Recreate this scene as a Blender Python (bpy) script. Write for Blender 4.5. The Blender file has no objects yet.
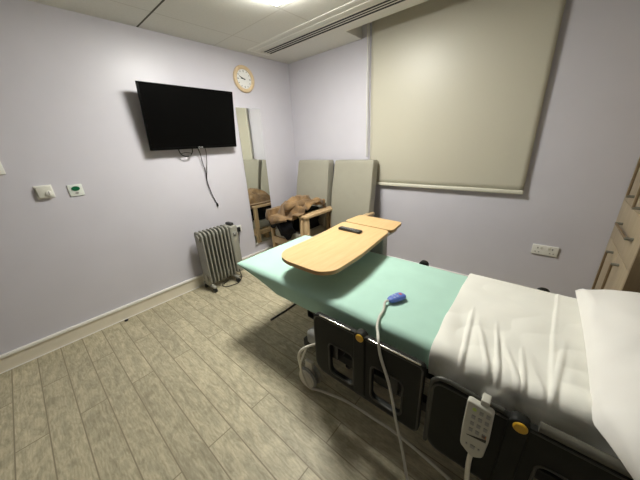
import bpy, bmesh, math, random
from mathutils import Vector, Matrix, noise
random.seed(4)
S = bpy.context.scene
COL = S.collection
PI = math.pi

# ------------------------------------------------------------------ materials
def new_mat(name):
    m = bpy.data.materials.new(name); m.use_nodes = True
    nt = m.node_tree
    return m, nt, nt.nodes['Principled BSDF']

def simple(name, col, rough=0.5, var=0.06, scale=30.0, metal=0.0, spec=0.5, bump=0.0, bscale=200.0, coat=0.0, sheen=0.0):
    """plain surface with a little procedural mottling"""
    m, nt, p = new_mat(name)
    p.inputs['Roughness'].default_value = rough
    p.inputs['Metallic'].default_value = metal
    p.inputs['Specular IOR Level'].default_value = spec
    p.inputs['Coat Weight'].default_value = coat
    p.inputs['Sheen Weight'].default_value = sheen
    tc = nt.nodes.new('ShaderNodeTexCoord')
    n = nt.nodes.new('ShaderNodeTexNoise'); n.inputs['Scale'].default_value = scale
    n.inputs['Detail'].default_value = 3
    r = nt.nodes.new('ShaderNodeValToRGB')
    a = [max(0, c * (1 - var)) for c in col]; b = [min(1, c * (1 + var)) for c in col]
    r.color_ramp.elements[0].position = 0.3; r.color_ramp.elements[1].position = 0.7
    r.color_ramp.elements[0].color = (*a, 1); r.color_ramp.elements[1].color = (*b, 1)
    nt.links.new(tc.outputs['Object'], n.inputs['Vector'])
    nt.links.new(n.outputs['Fac'], r.inputs['Fac'])
    nt.links.new(r.outputs['Color'], p.inputs['Base Color'])
    if bump:
        n2 = nt.nodes.new('ShaderNodeTexNoise'); n2.inputs['Scale'].default_value = bscale
        bn = nt.nodes.new('ShaderNodeBump'); bn.inputs['Strength'].default_value = bump
        bn.inputs['Distance'].default_value = 0.002
        nt.links.new(tc.outputs['Object'], n2.inputs['Vector'])
        nt.links.new(n2.outputs['Fac'], bn.inputs['Height'])
        nt.links.new(bn.outputs['Normal'], p.inputs['Normal'])
    return m

def wood(name, c1, c2, stretch=(14, 1.2, 14), rough=0.4, scale=3.0, spec=0.4):
    m, nt, p = new_mat(name)
    p.inputs['Roughness'].default_value = rough
    p.inputs['Specular IOR Level'].default_value = spec
    tc = nt.nodes.new('ShaderNodeTexCoord')
    mp = nt.nodes.new('ShaderNodeMapping'); mp.inputs['Scale'].default_value = stretch
    n = nt.nodes.new('ShaderNodeTexNoise'); n.inputs['Scale'].default_value = scale
    n.inputs['Detail'].default_value = 6; n.inputs['Roughness'].default_value = 0.65
    n.inputs['Distortion'].default_value = 0.4
    r = nt.nodes.new('ShaderNodeValToRGB')
    r.color_ramp.elements[0].position = 0.3; r.color_ramp.elements[1].position = 0.72
    r.color_ramp.elements[0].color = (*c1, 1); r.color_ramp.elements[1].color = (*c2, 1)
    L = nt.links.new
    L(tc.outputs['Object'], mp.inputs['Vector']); L(mp.outputs['Vector'], n.inputs['Vector'])
    L(n.outputs['Fac'], r.inputs['Fac']); L(r.outputs['Color'], p.inputs['Base Color'])
    return m

def emit(name, col, s):
    m, nt, p = new_mat(name)
    p.inputs['Base Color'].default_value = (*col, 1)
    p.inputs['Emission Color'].default_value = (*col, 1)
    p.inputs['Emission Strength'].default_value = s
    return m

def floor_mat():
    m, nt, p = new_mat('wood_plank_vinyl')
    p.inputs['Roughness'].default_value = 0.5
    p.inputs['Specular IOR Level'].default_value = 0.35
    N = nt.nodes.new; L = nt.links.new
    tc = N('ShaderNodeTexCoord')
    mp = N('ShaderNodeMapping'); mp.inputs['Location'].default_value = (0.35, 0.035, 0)
    L(tc.outputs['Object'], mp.inputs['Vector'])
    br = N('ShaderNodeTexBrick')
    br.inputs['Scale'].default_value = 1.0
    br.inputs['Brick Width'].default_value = 1.25
    br.inputs['Row Height'].default_value = 0.1335
    br.inputs['Mortar Size'].default_value = 0.0034
    br.inputs['Mortar Smooth'].default_value = 0.3
    br.offset = 0.37; br.offset_frequency = 2
    br.inputs['Color1'].default_value = (0.0, 0.0, 0.0, 1)
    br.inputs['Color2'].default_value = (1.0, 1.0, 1.0, 1)
    br.inputs['Mortar'].default_value = (0.5, 0.5, 0.5, 1)
    L(mp.outputs['Vector'], br.inputs['Vector'])
    # grain, shifted from plank to plank
    off = N('ShaderNodeVectorMath'); off.operation = 'MULTIPLY'; off.inputs[1].default_value = (3.1, 7.3, 5.7)
    L(br.outputs['Color'], off.inputs[0])
    add = N('ShaderNodeVectorMath'); add.operation = 'ADD'
    L(mp.outputs['Vector'], add.inputs[0]); L(off.outputs['Vector'], add.inputs[1])
    st = N('ShaderNodeMapping'); st.inputs['Scale'].default_value = (7, 24, 1)
    L(add.outputs['Vector'], st.inputs['Vector'])
    g = N('ShaderNodeTexNoise'); g.inputs['Scale'].default_value = 2.2; g.inputs['Detail'].default_value = 7
    g.inputs['Roughness'].default_value = 0.7; g.inputs['Distortion'].default_value = 1.1
    L(st.outputs['Vector'], g.inputs['Vector'])
    st2 = N('ShaderNodeMapping'); st2.inputs['Scale'].default_value = (3.0, 11, 1)
    L(add.outputs['Vector'], st2.inputs['Vector'])
    wv = N('ShaderNodeTexWave'); wv.bands_direction = 'Y'; wv.inputs['Scale'].default_value = 1.9
    wv.inputs['Distortion'].default_value = 9.0; wv.inputs['Detail'].default_value = 3
    wv.inputs['Detail Scale'].default_value = 1.2
    L(st2.outputs['Vector'], wv.inputs['Vector'])
    mixg = N('ShaderNodeMix'); mixg.data_type = 'FLOAT'; mixg.inputs[0].default_value = 0.07
    L(g.outputs['Fac'], mixg.inputs[2]); L(wv.outputs['Fac'], mixg.inputs[3])
    r = N('ShaderNodeValToRGB')
    r.color_ramp.elements[0].position = 0.22; r.color_ramp.elements[1].position = 0.66
    r.color_ramp.elements[0].color = (0.30, 0.26, 0.165, 1)
    r.color_ramp.elements[1].color = (0.58, 0.525, 0.37, 1)
    L(mixg.outputs[0], r.inputs['Fac'])
    kn = N('ShaderNodeTexNoise'); kn.inputs['Scale'].default_value = 1.0; kn.inputs['Detail'].default_value = 4; kn.inputs['Distortion'].default_value = 2.2
    stk = N('ShaderNodeMapping'); stk.inputs['Scale'].default_value = (5.5, 13, 1)
    L(add.outputs['Vector'], stk.inputs['Vector']); L(stk.outputs['Vector'], kn.inputs['Vector'])
    kr = N('ShaderNodeMapRange'); kr.inputs['From Min'].default_value = 0.36; kr.inputs['From Max'].default_value = 0.62
    kr.inputs['To Min'].default_value = 0.80; kr.inputs['To Max'].default_value = 1.08
    L(kn.outputs['Fac'], kr.inputs['Value'])
    kmul = N('ShaderNodeVectorMath'); kmul.operation = 'SCALE'
    L(r.outputs['Color'], kmul.inputs[0]); L(kr.outputs['Result'], kmul.inputs['Scale'])
    # plank to plank tone
    tone = N('ShaderNodeMapRange'); tone.inputs['To Min'].default_value = 0.92; tone.inputs['To Max'].default_value = 1.07
    L(br.outputs['Color'], tone.inputs['Value'])
    mul = N('ShaderNodeVectorMath'); mul.operation = 'SCALE'
    L(kmul.outputs['Vector'], mul.inputs[0]); L(tone.outputs['Result'], mul.inputs['Scale'])
    mx = N('ShaderNodeMix'); mx.data_type = 'RGBA'
    L(br.outputs['Fac'], mx.inputs[0]); L(mul.outputs['Vector'], mx.inputs[6])
    mx.inputs[7].default_value = (0.26, 0.22, 0.145, 1)
    L(mx.outputs[2], p.inputs['Base Color'])
    b = N('ShaderNodeBump'); b.inputs['Strength'].default_value = 0.12; b.inputs['Distance'].default_value = 0.003
    L(mixg.outputs[0], b.inputs['Height']); L(b.outputs['Normal'], p.inputs['Normal'])
    return m

def ceiling_mat():
    """white lay-in tiles with thin grid joints, plain plaster band beside the window wall"""
    m, nt, p = new_mat('ceiling_tiles')
    p.inputs['Roughness'].default_value = 0.85; p.inputs['Specular IOR Level'].default_value = 0.2
    N = nt.nodes.new; L = nt.links.new
    tc = N('ShaderNodeTexCoord'); sp = N('ShaderNodeSeparateXYZ'); L(tc.outputs['Object'], sp.inputs['Vector'])
    def M(op, a, b=None):
        n = N('ShaderNodeMath'); n.operation = op
        for i, v in enumerate((a, b)):
            if v is None: continue
            if hasattr(v, 'is_linked'): L(v, n.inputs[i])
            else: n.inputs[i].default_value = v
        return n.outputs[0]
    def joint(co, o, w):
        f = M('PINGPONG', M('SUBTRACT', co, o), 0.33)
        return M('LESS_THAN', f, w)
    X, Y = sp.outputs['X'], sp.outputs['Y']
    jx = joint(X, 0.34, 0.006); jy = joint(Y, -1.005, 0.006)
    j = M('MULTIPLY', M('MAXIMUM', jx, jy), M('LESS_THAN', Y, -0.70))
    dk = M('LESS_THAN', M('ABSOLUTE', M('ADD', Y, 1.665)), 0.007)
    n = N('ShaderNodeTexNoise'); n.inputs['Scale'].default_value = 60
    L(tc.outputs['Object'], n.inputs['Vector'])
    r = N('ShaderNodeValToRGB')
    r.color_ramp.elements[0].color = (0.66, 0.655, 0.61, 1); r.color_ramp.elements[1].color = (0.74, 0.735, 0.69, 1)
    L(n.outputs['Fac'], r.inputs['Fac'])
    a = N('ShaderNodeMix'); a.data_type = 'RGBA'; L(j, a.inputs[0]); L(r.outputs['Color'], a.inputs[6])
    a.inputs[7].default_value = (0.60, 0.59, 0.54, 1)
    b = N('ShaderNodeMix'); b.data_type = 'RGBA'; L(dk, b.inputs[0]); L(a.outputs[2], b.inputs[6])
    b.inputs[7].default_value = (0.10, 0.09, 0.07, 1)
    L(b.outputs[2], p.inputs['Base Color'])
    return m

def coat_mat():
    m, nt, p = new_mat('brown_coat_cloth')
    p.inputs['Roughness'].default_value = 0.8; p.inputs['Sheen Weight'].default_value = 0.2
    N = nt.nodes.new; L = nt.links.new
    tc = N('ShaderNodeTexCoord')
    n = N('ShaderNodeTexNoise'); n.inputs['Scale'].default_value = 9; n.inputs['Detail'].default_value = 5
    L(tc.outputs['Object'], n.inputs['Vector'])
    r = N('ShaderNodeValToRGB'); r.color_ramp.elements[0].position = 0.3; r.color_ramp.elements[1].position = 0.7
    r.color_ramp.elements[0].color = (0.095, 0.052, 0.02, 1); r.color_ramp.elements[1].color = (0.31, 0.185, 0.075, 1)  # shade and highlights of the folds are put into these two browns
    L(n.outputs['Fac'], r.inputs['Fac']); L(r.outputs['Color'], p.inputs['Base Color'])
    return m

WALL = simple('lilac_wall_paint', (0.605, 0.588, 0.642), 0.36, 0.015, 4, spec=0.42, bump=0.05, bscale=90)
FLOOR = floor_mat(); CEIL = ceiling_mat()
SKIRT = simple('skirting_vinyl', (0.76, 0.70, 0.575), 0.4, 0.03, 12)
SKIRT_TOP = simple('skirting_cap', (0.86, 0.84, 0.79), 0.35, 0.02, 12)
WHITE = simple('white_plastic', (0.78, 0.77, 0.72), 0.35, 0.02, 20)
OFFWHITE = simple('off_white_plastic', (0.66, 0.65, 0.58), 0.4, 0.03, 20)
DIMWHITE = simple('handset_plastic', (0.50, 0.49, 0.42), 0.45, 0.03, 20)
GREYPL = simple('grey_plastic', (0.30, 0.30, 0.28), 0.4, 0.04, 20)
LIGHTGREY = simple('light_grey_plastic', (0.62, 0.59, 0.50), 0.45, 0.05, 20)
BLACK = simple('black_plastic', (0.011, 0.011, 0.011), 0.4, 0.1, 20)
GLOSSBLACK = simple('black_screen', (0.002, 0.002, 0.002), 0.3, 0.1, 10, spec=0.06)
DARK = simple('slot_shade', (0.02, 0.02, 0.018), 0.8, 0.1, 10)
RAIL = simple('charcoal_rail_plastic', (0.014, 0.0145, 0.012), 0.55, 0.12, 18, spec=0.18)
RAIL2 = simple('dark_grey_rail_rim', (0.045, 0.044, 0.036), 0.45, 0.1, 18)
OLIVE = simple('olive_grey_bar', (0.10, 0.095, 0.075), 0.4, 0.1, 18)
CHROME = simple('bright_metal_trim', (0.75, 0.75, 0.73), 0.25, 0.03, 20, metal=1.0)
STEEL = simple('bed_frame_metal', (0.035, 0.035, 0.032), 0.45, 0.1, 14, metal=0.3)
YELLOW = simple('yellow_button', (0.62, 0.36, 0.02), 0.4, 0.05, 30)
GREEN = simple('green_oval', (0.0, 0.13, 0.045), 0.35, 0.05, 30)
GREENTINT = simple('pale_green_plastic', (0.74, 0.77, 0.72), 0.4, 0.03, 30)
BLUE = simple('blue_plastic', (0.11, 0.18, 0.55), 0.35, 0.08, 40)
BLUEBTN = simple('pale_blue_pad', (0.30, 0.36, 0.62), 0.4, 0.08, 40)
RED = simple('red_button', (0.55, 0.12, 0.13), 0.4, 0.05, 30)
ORANGE = simple('orange_button', (0.50, 0.20, 0.07), 0.4, 0.05, 30)
LIME = simple('green_lamp_lens', (0.45, 0.62, 0.12), 0.3, 0.05, 30)
MINT = simple('mint_sheet_cotton', (0.43, 0.655, 0.555), 0.75, 0.035, 7, bump=0.15, bscale=500, spec=0.2, sheen=0.1)
LINEN = simple('white_linen', (0.88, 0.87, 0.795), 0.8, 0.02, 9, bump=0.15, bscale=600, spec=0.2, sheen=0.1)
PILLOW = simple('white_pillowcase', (0.88, 0.86, 0.815), 0.7, 0.015, 9, bump=0.1, bscale=400, spec=0.25)
VINYL = simple('taupe_vinyl', (0.325, 0.31, 0.25), 0.42, 0.02, 12, spec=0.45, bump=0.06, bscale=250)
VINYL_D = simple('dark_taupe_vinyl', (0.19, 0.185, 0.15), 0.45, 0.05, 12)
BLIND = simple('beige_blind_fabric', (0.50, 0.475, 0.385), 0.42, 0.02, 300, bump=0.04, bscale=900, spec=0.6)
BLINDBAR = simple('cream_bar', (0.66, 0.64, 0.54), 0.45, 0.02, 40)
TABLEWOOD = wood('beech_laminate', (0.60, 0.385, 0.175), (0.70, 0.475, 0.235), (16, 1.4, 16), 0.38)
EDGEWOOD = wood('beech_edging', (0.40, 0.245, 0.105), (0.52, 0.33, 0.15), (6, 6, 6), 0.4)
CHAIRWOOD = wood('chair_beech', (0.46, 0.315, 0.165), (0.60, 0.43, 0.25), (8, 8, 1.5), 0.42)
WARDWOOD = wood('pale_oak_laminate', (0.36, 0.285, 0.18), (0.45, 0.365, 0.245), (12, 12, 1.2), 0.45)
WARDSIDE = wood('shaded_brown_side', (0.185, 0.13, 0.07), (0.25, 0.18, 0.10), (12, 12, 1.2), 0.5)  # brown of the near side, its shade put into the darker tone
HANDLEWOOD = wood('brown_handle_wood', (0.15, 0.10, 0.05), (0.22, 0.155, 0.085), (8, 8, 1.5), 0.45)
CLOCKWOOD = wood('clock_rim_wood', (0.60, 0.45, 0.27), (0.72, 0.57, 0.37), (5, 5, 5), 0.4)
CLOCKFACE = simple('clock_paper', (0.82, 0.82, 0.80), 0.4, 0.01, 20)
RADG = simple('radiator_enamel', (0.30, 0.295, 0.25), 0.42, 0.05, 15)
COAT = coat_mat()
LINING = simple('black_lining', (0.008, 0.008, 0.010), 0.8, 0.3, 12, spec=0.12)
COLUMNG = simple('grey_column_paint', (0.36, 0.37, 0.33), 0.35, 0.04, 14)
CABLE = simple('grey_cable_rubber', (0.56, 0.55, 0.48), 0.5, 0.05, 40)
CABLEW = simple('pale_cable_rubber', (0.72, 0.69, 0.58), 0.5, 0.05, 40)
SILVER = simple('silver_lettering', (0.75, 0.75, 0.75), 0.3, 0.02, 40)
LAMP = emit('lamp_diffuser', (1.0, 0.985, 0.915), 97.0)
MIRROR, _nt, _p = new_mat('mirror_glass')
_p.inputs['Base Color'].default_value = (0.86, 0.88, 0.85, 1); _p.inputs['Metallic'].default_value = 1.0
_p.inputs['Roughness'].default_value = 0.01

# ------------------------------------------------------------------ geometry helpers
class B:
    def __init__(s): s.bm = bmesh.new()
    def _merge(s, bm, mat=None):
        if mat is not None: bm.transform(mat)
        me = bpy.data.meshes.new('t'); bm.to_mesh(me); bm.free(); s.bm.from_mesh(me); bpy.data.meshes.remove(me)
    def box(s, x0, x1, y0, y1, z0, z1, bev=0.0, seg=2, mat=None):
        bm = bmesh.new()
        bmesh.ops.create_cube(bm, size=1)
        bmesh.ops.scale(bm, vec=(abs(x1 - x0), abs(y1 - y0), abs(z1 - z0)), verts=bm.verts)
        if bev: bmesh.ops.bevel(bm, geom=bm.edges[:], offset=bev, segments=seg, affect='EDGES', profile=0.5)
        bmesh.ops.translate(bm, vec=((x0 + x1) / 2, (y0 + y1) / 2, (z0 + z1) / 2), verts=bm.verts)
        s._merge(bm, mat); return s
    def cyl(s, p0, p1, r0, r1=None, n=24, bev=0.0):
        r1 = r0 if r1 is None else r1
        p0 = Vector(p0); p1 = Vector(p1); d = p1 - p0
        bm = bmesh.new()
        bmesh.ops.create_cone(bm, cap_ends=True, segments=n, radius1=r0, radius2=r1, depth=d.length)
        if bev:
            es = [e for e in bm.edges if any(len(f.verts) > 4 for f in e.link_faces)]
            bmesh.ops.bevel(bm, geom=es, offset=bev, segments=2, affect='EDGES')
        q = Vector((0, 0, 1)).rotation_difference(d.normalized()).to_matrix().to_4x4()
        s._merge(bm, Matrix.Translation((p0 + p1) / 2) @ q); return s
    def tube(s, pts, r, n=10, smooth=True, steps=8, closed=False):
        P = [Vector(p) for p in pts]
        if smooth and len(P) > 2:
            Q = []
            m = len(P)
            for i in range(m if closed else m - 1):
                if closed: a, b, c, d = P[i - 1], P[i], P[(i + 1) % m], P[(i + 2) % m]
                else: a = P[max(i - 1, 0)]; b = P[i]; c = P[i + 1]; d = P[min(i + 2, m - 1)]
                for k in range(steps):
                    t = k / steps
                    Q.append(0.5 * ((2 * b) + (c - a) * t + (2 * a - 5 * b + 4 * c - d) * t * t + (3 * b - a - 3 * c + d) * t ** 3))
            if not closed: Q.append(P[-1])
            P = Q
        bm = s.bm; rings = []
        up = Vector((0, 0, 1)); N = len(P); prev = None
        for i, p in enumerate(P):
            if closed: t = P[(i + 1) % N] - P[i - 1]
            else: t = P[min(i + 1, N - 1)] - P[max(i - 1, 0)]
            t.normalize()
            if prev is None:
                u = t.cross(up)
                if u.length < 1e-3: u = t.cross(Vector((1, 0, 0)))
            else: u = prev - t * prev.dot(t)
            u.normalize(); prev = u; w = t.cross(u)
            rr = r(i / (N - 1)) if callable(r) else r
            rings.append([bm.verts.new(p + (u * math.cos(2 * PI * k / n) + w * math.sin(2 * PI * k / n)) * rr) for k in range(n)])
        for i in range(N if closed else N - 1):
            A = rings[i]; C_ = rings[(i + 1) % N]
            for k in range(n): bm.faces.new((A[k], A[(k + 1) % n], C_[(k + 1) % n], C_[k]))
        if not closed:
            bm.faces.new(rings[0][::-1]); bm.faces.new(rings[-1])
        return s
    def grid(s, f, nu, nv, close_u=False):
        bm = s.bm
        V = [[bm.verts.new(f(i / (nu - 1) if not close_u else i / nu, j / (nv - 1))) for j in range(nv)] for i in range(nu)]
        for i in range(nu if close_u else nu - 1):
            for j in range(nv - 1):
                k = (i + 1) % nu
                bm.faces.new((V[i][j], V[k][j], V[k][j + 1], V[i][j + 1]))
        return V
    def lathe(s, prof, axis_mat, n=40):
        """prof: list of (radius, height); axis z then transformed by axis_mat"""
        bm = bmesh.new(); rings = []
        for r, h in prof:
            rings.append([bm.verts.new((max(r, 1e-4) * math.cos(2 * PI * k / n), max(r, 1e-4) * math.sin(2 * PI * k / n), h)) for k in range(n)])
        for a, b in zip(rings, rings[1:]):
            for k in range(n): bm.faces.new((a[k], a[(k + 1) % n], b[(k + 1) % n], b[k]))
        bm.faces.new(rings[0][::-1]); bm.faces.new(rings[-1])
        s._merge(bm, axis_mat); return s
    def plate(s, loops, depth, bevel=0.0, mat=None):
        """2D outline (first loop) with holes, extruded symmetrically by depth along local z"""
        cu = bpy.data.curves.new('t', 'CURVE'); cu.dimensions = '2D'; cu.fill_mode = 'BOTH'
        cu.extrude = max(depth / 2 - bevel, 0.0001); cu.bevel_depth = bevel; cu.bevel_resolution = 2; cu.offset = -bevel
        for lp in loops:
            sp = cu.splines.new('POLY'); sp.points.add(len(lp) - 1)
            for q, (x, y) in zip(sp.points, lp): q.co = (x, y, 0, 1)
            sp.use_cyclic_u = True
        o = bpy.data.objects.new('t', cu); COL.objects.link(o)
        bpy.context.view_layer.update()
        dg = bpy.context.evaluated_depsgraph_get()
        me = bpy.data.meshes.new_from_object(o.evaluated_get(dg))
        if mat is not None: me.transform(mat)
        s.bm.from_mesh(me)
        bpy.data.objects.remove(o); bpy.data.curves.remove(cu); bpy.data.meshes.remove(me)
        return s
    def text(s, txt, size, depth, mat):
        cu = bpy.data.curves.new('t', 'FONT'); cu.body = txt; cu.size = size; cu.extrude = depth
        cu.align_x = 'CENTER'; cu.align_y = 'CENTER'
        o = bpy.data.objects.new('t', cu); COL.objects.link(o)
        bpy.context.view_layer.update()
        me = bpy.data.meshes.new_from_object(o.evaluated_get(bpy.context.evaluated_depsgraph_get()))
        me.transform(mat); s.bm.from_mesh(me)
        bpy.data.objects.remove(o); bpy.data.curves.remove(cu); bpy.data.meshes.remove(me)
        return s

def world_loc(o):
    v = Vector((0, 0, 0))
    while o: v += o.location; o = o.parent
    return v

def build(name, b, mat, parent=None, smooth=True, origin=None, angle=35):
    """link the builder's shape as ONE mesh object; coordinates are given in world space (or in the parent's space when the parent sits at 0)"""
    bm = b.bm
    bmesh.ops.recalc_face_normals(bm, faces=bm.faces)
    if parent is not None: off = world_loc(parent)
    else:
        if origin is None:
            xs = [v.co for v in bm.verts]
            lo = [min(c[i] for c in xs) for i in range(3)]; hi = [max(c[i] for c in xs) for i in range(3)]
            origin = ((lo[0] + hi[0]) / 2, (lo[1] + hi[1]) / 2, lo[2])
        off = Vector(origin)
    bmesh.ops.translate(bm, vec=-off, verts=bm.verts)
    me = bpy.data.meshes.new(name); bm.to_mesh(me); bm.free()
    if smooth:
        for p in me.polygons: p.use_smooth = True
        try: me.set_sharp_from_angle(angle=math.radians(angle))
        except Exception: pass
    for m in (mat if isinstance(mat, (list, tuple)) else [mat]): me.materials.append(m)
    o = bpy.data.objects.new(name, me); COL.objects.link(o)
    if parent is not None: o.parent = parent
    else: o.location = off
    return o

def tag(o, label, cat, group=None, kind=None):
    o['label'] = label; o['category'] = cat
    if group: o['group'] = group
    if kind: o['kind'] = kind
    return o

def thing(name, loc, label, cat, group=None):
    o = bpy.data.objects.new(name, None); o.empty_display_size = 0.1
    COL.objects.link(o); o.location = loc
    return tag(o, label, cat, group)

def struct(name, b, mat, smooth=False, origin=(0, 0, 0)):
    o = build(name, b, mat, None, smooth, origin); o['kind'] = 'structure'; return o

def rr(x0, x1, y0, y1, r, n=5):
    """rounded rectangle outline; r may be a 4-list (ll, lr, ur, ul)"""
    if not isinstance(r, (list, tuple)): r = [r] * 4
    out = []
    for (cx, cy, a0, q) in ((x0 + r[0], y0 + r[0], PI, r[0]), (x1 - r[1], y0 + r[1], 1.5 * PI, r[1]), (x1 - r[2], y1 - r[2], 0, r[2]), (x0 + r[3], y1 - r[3], .5 * PI, r[3])):
        for k in range(n + 1):
            a = a0 + .5 * PI * k / n
            out.append((cx + q * math.cos(a), cy + q * math.sin(a)))
    return out
# local (x,y,z) -> world for a plate facing the bed's near side (-y):  x->x, y->z, z->-y
def face_ny(y): return Matrix(((1, 0, 0, 0), (0, 0, -1, y), (0, 1, 0, 0), (0, 0, 0, 1)))
# plate on the left wall facing +x:  x->y, y->z, z->x
def face_px(x): return Matrix(((0, 0, 1, x), (1, 0, 0, 0), (0, 1, 0, 0), (0, 0, 0, 1)))
def face_nx(x): return Matrix(((0, 0, -1, x), (-1, 0, 0, 0), (0, 1, 0, 0), (0, 0, 0, 1)))

# ------------------------------------------------------------------ camera
cd = bpy.data.cameras.new('camera'); cam = bpy.data.objects.new('camera', cd); COL.objects.link(cam)
R0 = ((0.7593039, 0.6487804, -0.0504139), (0.1924331, -0.2978708, -0.9350093), (-0.6216326, 0.7002549, -0.3510213))
Mx = Matrix(((R0[0][0], -R0[1][0], -R0[2][0]), (R0[0][1], -R0[1][1], -R0[2][1]), (R0[0][2], -R0[1][2], -R0[2][2]))).to_4x4()
cam.matrix_world = Matrix.Translation((2.7522, -2.6795, 1.4488)) @ Mx
cd.sensor_width = 36; cd.lens = 258.257 * 36 / 640; cd.clip_start = 0.02
S.camera = cam

# ------------------------------------------------------------------ room
H = 2.4; RX = 3.78; FY = -6.2
struct('floor', B().box(-0.1, RX + .1, FY - .1, .1, -0.1, 0), FLOOR)
struct('wall_left', B().box(-0.1, 0, FY - .1, .1, 0, H), WALL)
struct('wall_back', B().box(-0.1, RX + .1, 0, .1, 0, H + .26), WALL)
struct('wall_right', B().box(RX, RX + .1, FY - .1, .1, 0, H), WALL)
struct('wall_front', B().box(-0.1, RX + .1, FY - .1, FY, 0, H), WALL)
b = B()
RX0, RX1, RY = 1.08, 2.78, -0.28            # blind recess in the ceiling
b.box(-.1, RX + .1, FY - .1, RY, H, H + .1)
b.box(-.1, RX0, RY, .1, H, H + .1)
b.box(RX1, RX + .1, RY, .1, H, H + .1)
b.box(RX0 - .02, RX0, RY, 0, H + .1, H + .26); b.box(RX1, RX1 + .02, RY, 0, H + .1, H + .26)
b.box(RX0 - .02, RX1 + .02, RY - .02, RY, H + .1, H + .26)
b.box(RX0 - .02, RX1 + .02, RY - .02, 0.0, H + .26, H + .3)
struct('ceiling', b, CEIL)
# skirting: vinyl upstand with a pale cap
def skirting(name, axis):
    if axis == 'x':
        o = struct(name, B().box(0, .012, FY, 0, 0, .118), SKIRT)
        c = build('cap', B().box(0, .024, FY, 0, .112, .136, .005), SKIRT_TOP, o)
        build('floor_bead', B().box(.012, .020, FY, -.02, 0, .007, .002), SKIRT_TOP, o)
    else:
        o = struct(name, B().box(.02, 3.18, -.012, 0, 0, .118), SKIRT)
        c = build('cap', B().box(.02, 3.18, -.018, 0, .118, .132, .004), SKIRT_TOP, o)
skirting('baseboard_left', 'x'); skirting('baseboard_back', 'y')
# raised lip between the plaster band and the tiles
struct('trim_1', B().box(0.10, RX, -.700, -.672, H - .004, H, .0015).box(0.10, RX, -.62, -.605, H - .006, H, .002).box(0.10, .125, -.70, -.40, H - .006, H, .002), WHITE)

# ------------------------------------------------------------------ ceiling lamp
t = thing('ceiling_light', (1.27, -1.31, H), 'square bright white light panel standing proud of the ceiling tiles', 'ceiling light')
x0, x1, y0, y1 = 1.06, 1.48, -1.52, -1.10
build('frame', B().box(x0 - .004, x1 + .004, y0 - .004, y1 + .004, H - .008, H, .002), WHITE, t)
build('diffuser', B().box(x0, x1, y0, y1, H - .030, H - .008, .008, 2), LAMP, t)

# ------------------------------------------------------------------ linear air vent
t = thing('air_vent', (1.6, -.475, H), 'long slotted linear air diffuser set in the ceiling along the window wall', 'air vent')
build('backing', B().box(.17, 3.2, -.535, -.415, H - .0031, H - .0005), DARK, t, False)  # near-black sheet, the unlit depth of the slots put into its colour
fr = B().box(.15, 3.2, -.545, -.53, H - .006, H, .002).box(.15, 3.2, -.42, -.405, H - .006, H, .002).box(.15, .17, -.545, -.405, H - .010, H, .002)
build('frame', fr, OFFWHITE, t)
for yy in (-.493, -.457):
    build('slat', B().box(.17, 3.2, yy - .0065, yy + .0065, H - .0046, H - .003, .0008), OFFWHITE, t)

# ------------------------------------------------------------------ roller blind
t = thing('roller_blind', (1.93, -.06, .98), 'closed beige roller blind covering the whole window', 'blind')
BX0, BX1, BY = 1.210, 2.626, -.034
def blf(u, v):
    x = BX0 + (BX1 - BX0) * u; z = 1.0 + 1.53 * v
    return Vector((x, BY + .003 * math.sin(u * 9 + 1) * (1 - v) + .0015 * math.sin(v * 6), z))
fb = B(); fb.grid(blf, 40, 30)
o = build('blind_fabric', fb, BLIND, t)
md = o.modifiers.new('thick', 'SOLIDIFY'); md.thickness = .0015
build('bottom_bar', B().box(BX0 - .003, BX1 + .003, BY - .014, BY + .012, .975, 1.008, .008, 3), BLINDBAR, t)
build('roller_tube', B().cyl((BX0 - .02, -.052, 2.56), (BX1 + .02, -.052, 2.56), .03), BLINDBAR, t)
for s_, xx in ((-1, BX0 - .025), (1, BX1 + .02)):
    build('bracket', B().box(xx - .005, xx + .005, -.13, 0, 2.50, 2.62, .002), WHITE, t)
ch = B()
for dy in (-.035, -.065):
    ch.tube([(BX0 - .028, dy, 2.55), (BX0 - .028, dy, 1.3)], .0045, 8, False)
ch.tube([(BX0 - .028, -.035, 1.3), (BX0 - .028, -.042, 1.285), (BX0 - .028, -.058, 1.285), (BX0 - .028, -.065, 1.3)], .0045, 8)
build('pull_chain', ch, OFFWHITE, t)

# ------------------------------------------------------------------ wall clock
cy, cz = -.706, 2.148
t = thing('wall_clock', (0, cy, cz), 'round wall clock with pale wood rim above the mirror', 'clock')
A = Matrix.Translation((0, cy, cz)) @ Matrix.Rotation(PI / 2, 4, 'Y')
build('rim', B().lathe([(.085, 0), (.128, 0), (.133, .012), (.128, .026), (.112, .032), (.096, .024), (.094, .012), (.085, .012)], A, 48), CLOCKWOOD, t)
build('clock_face', B().lathe([(.096, .006), (.096, .013)], A, 48), CLOCKFACE, t)
for k in range(12):
    a = 2 * PI * k / 12; r0 = .074 if k % 3 else .066
    m_ = Matrix.Translation((0.0138, cy, cz)) @ Matrix.Rotation(a, 4, 'X')
    build('hour_mark', B().box(-.0006, .0006, -.0028, .0028, r0, .086, mat=m_), BLACK, t)
def hand(name, ang, ln, w):
    m_ = Matrix.Translation((0.0165, cy, cz)) @ Matrix.Rotation(ang, 4, 'X')
    build(name, B().box(-.001, .001, -w, w, -.014, ln, mat=m_), BLACK, t)
hand('hour_hand', math.radians(82), .045, .004); hand('minute_hand', math.radians(68), .066, .0028)
build('hub', B().lathe([(.006, .014), (.005, .020)], A, 16), BLACK, t)

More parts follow.
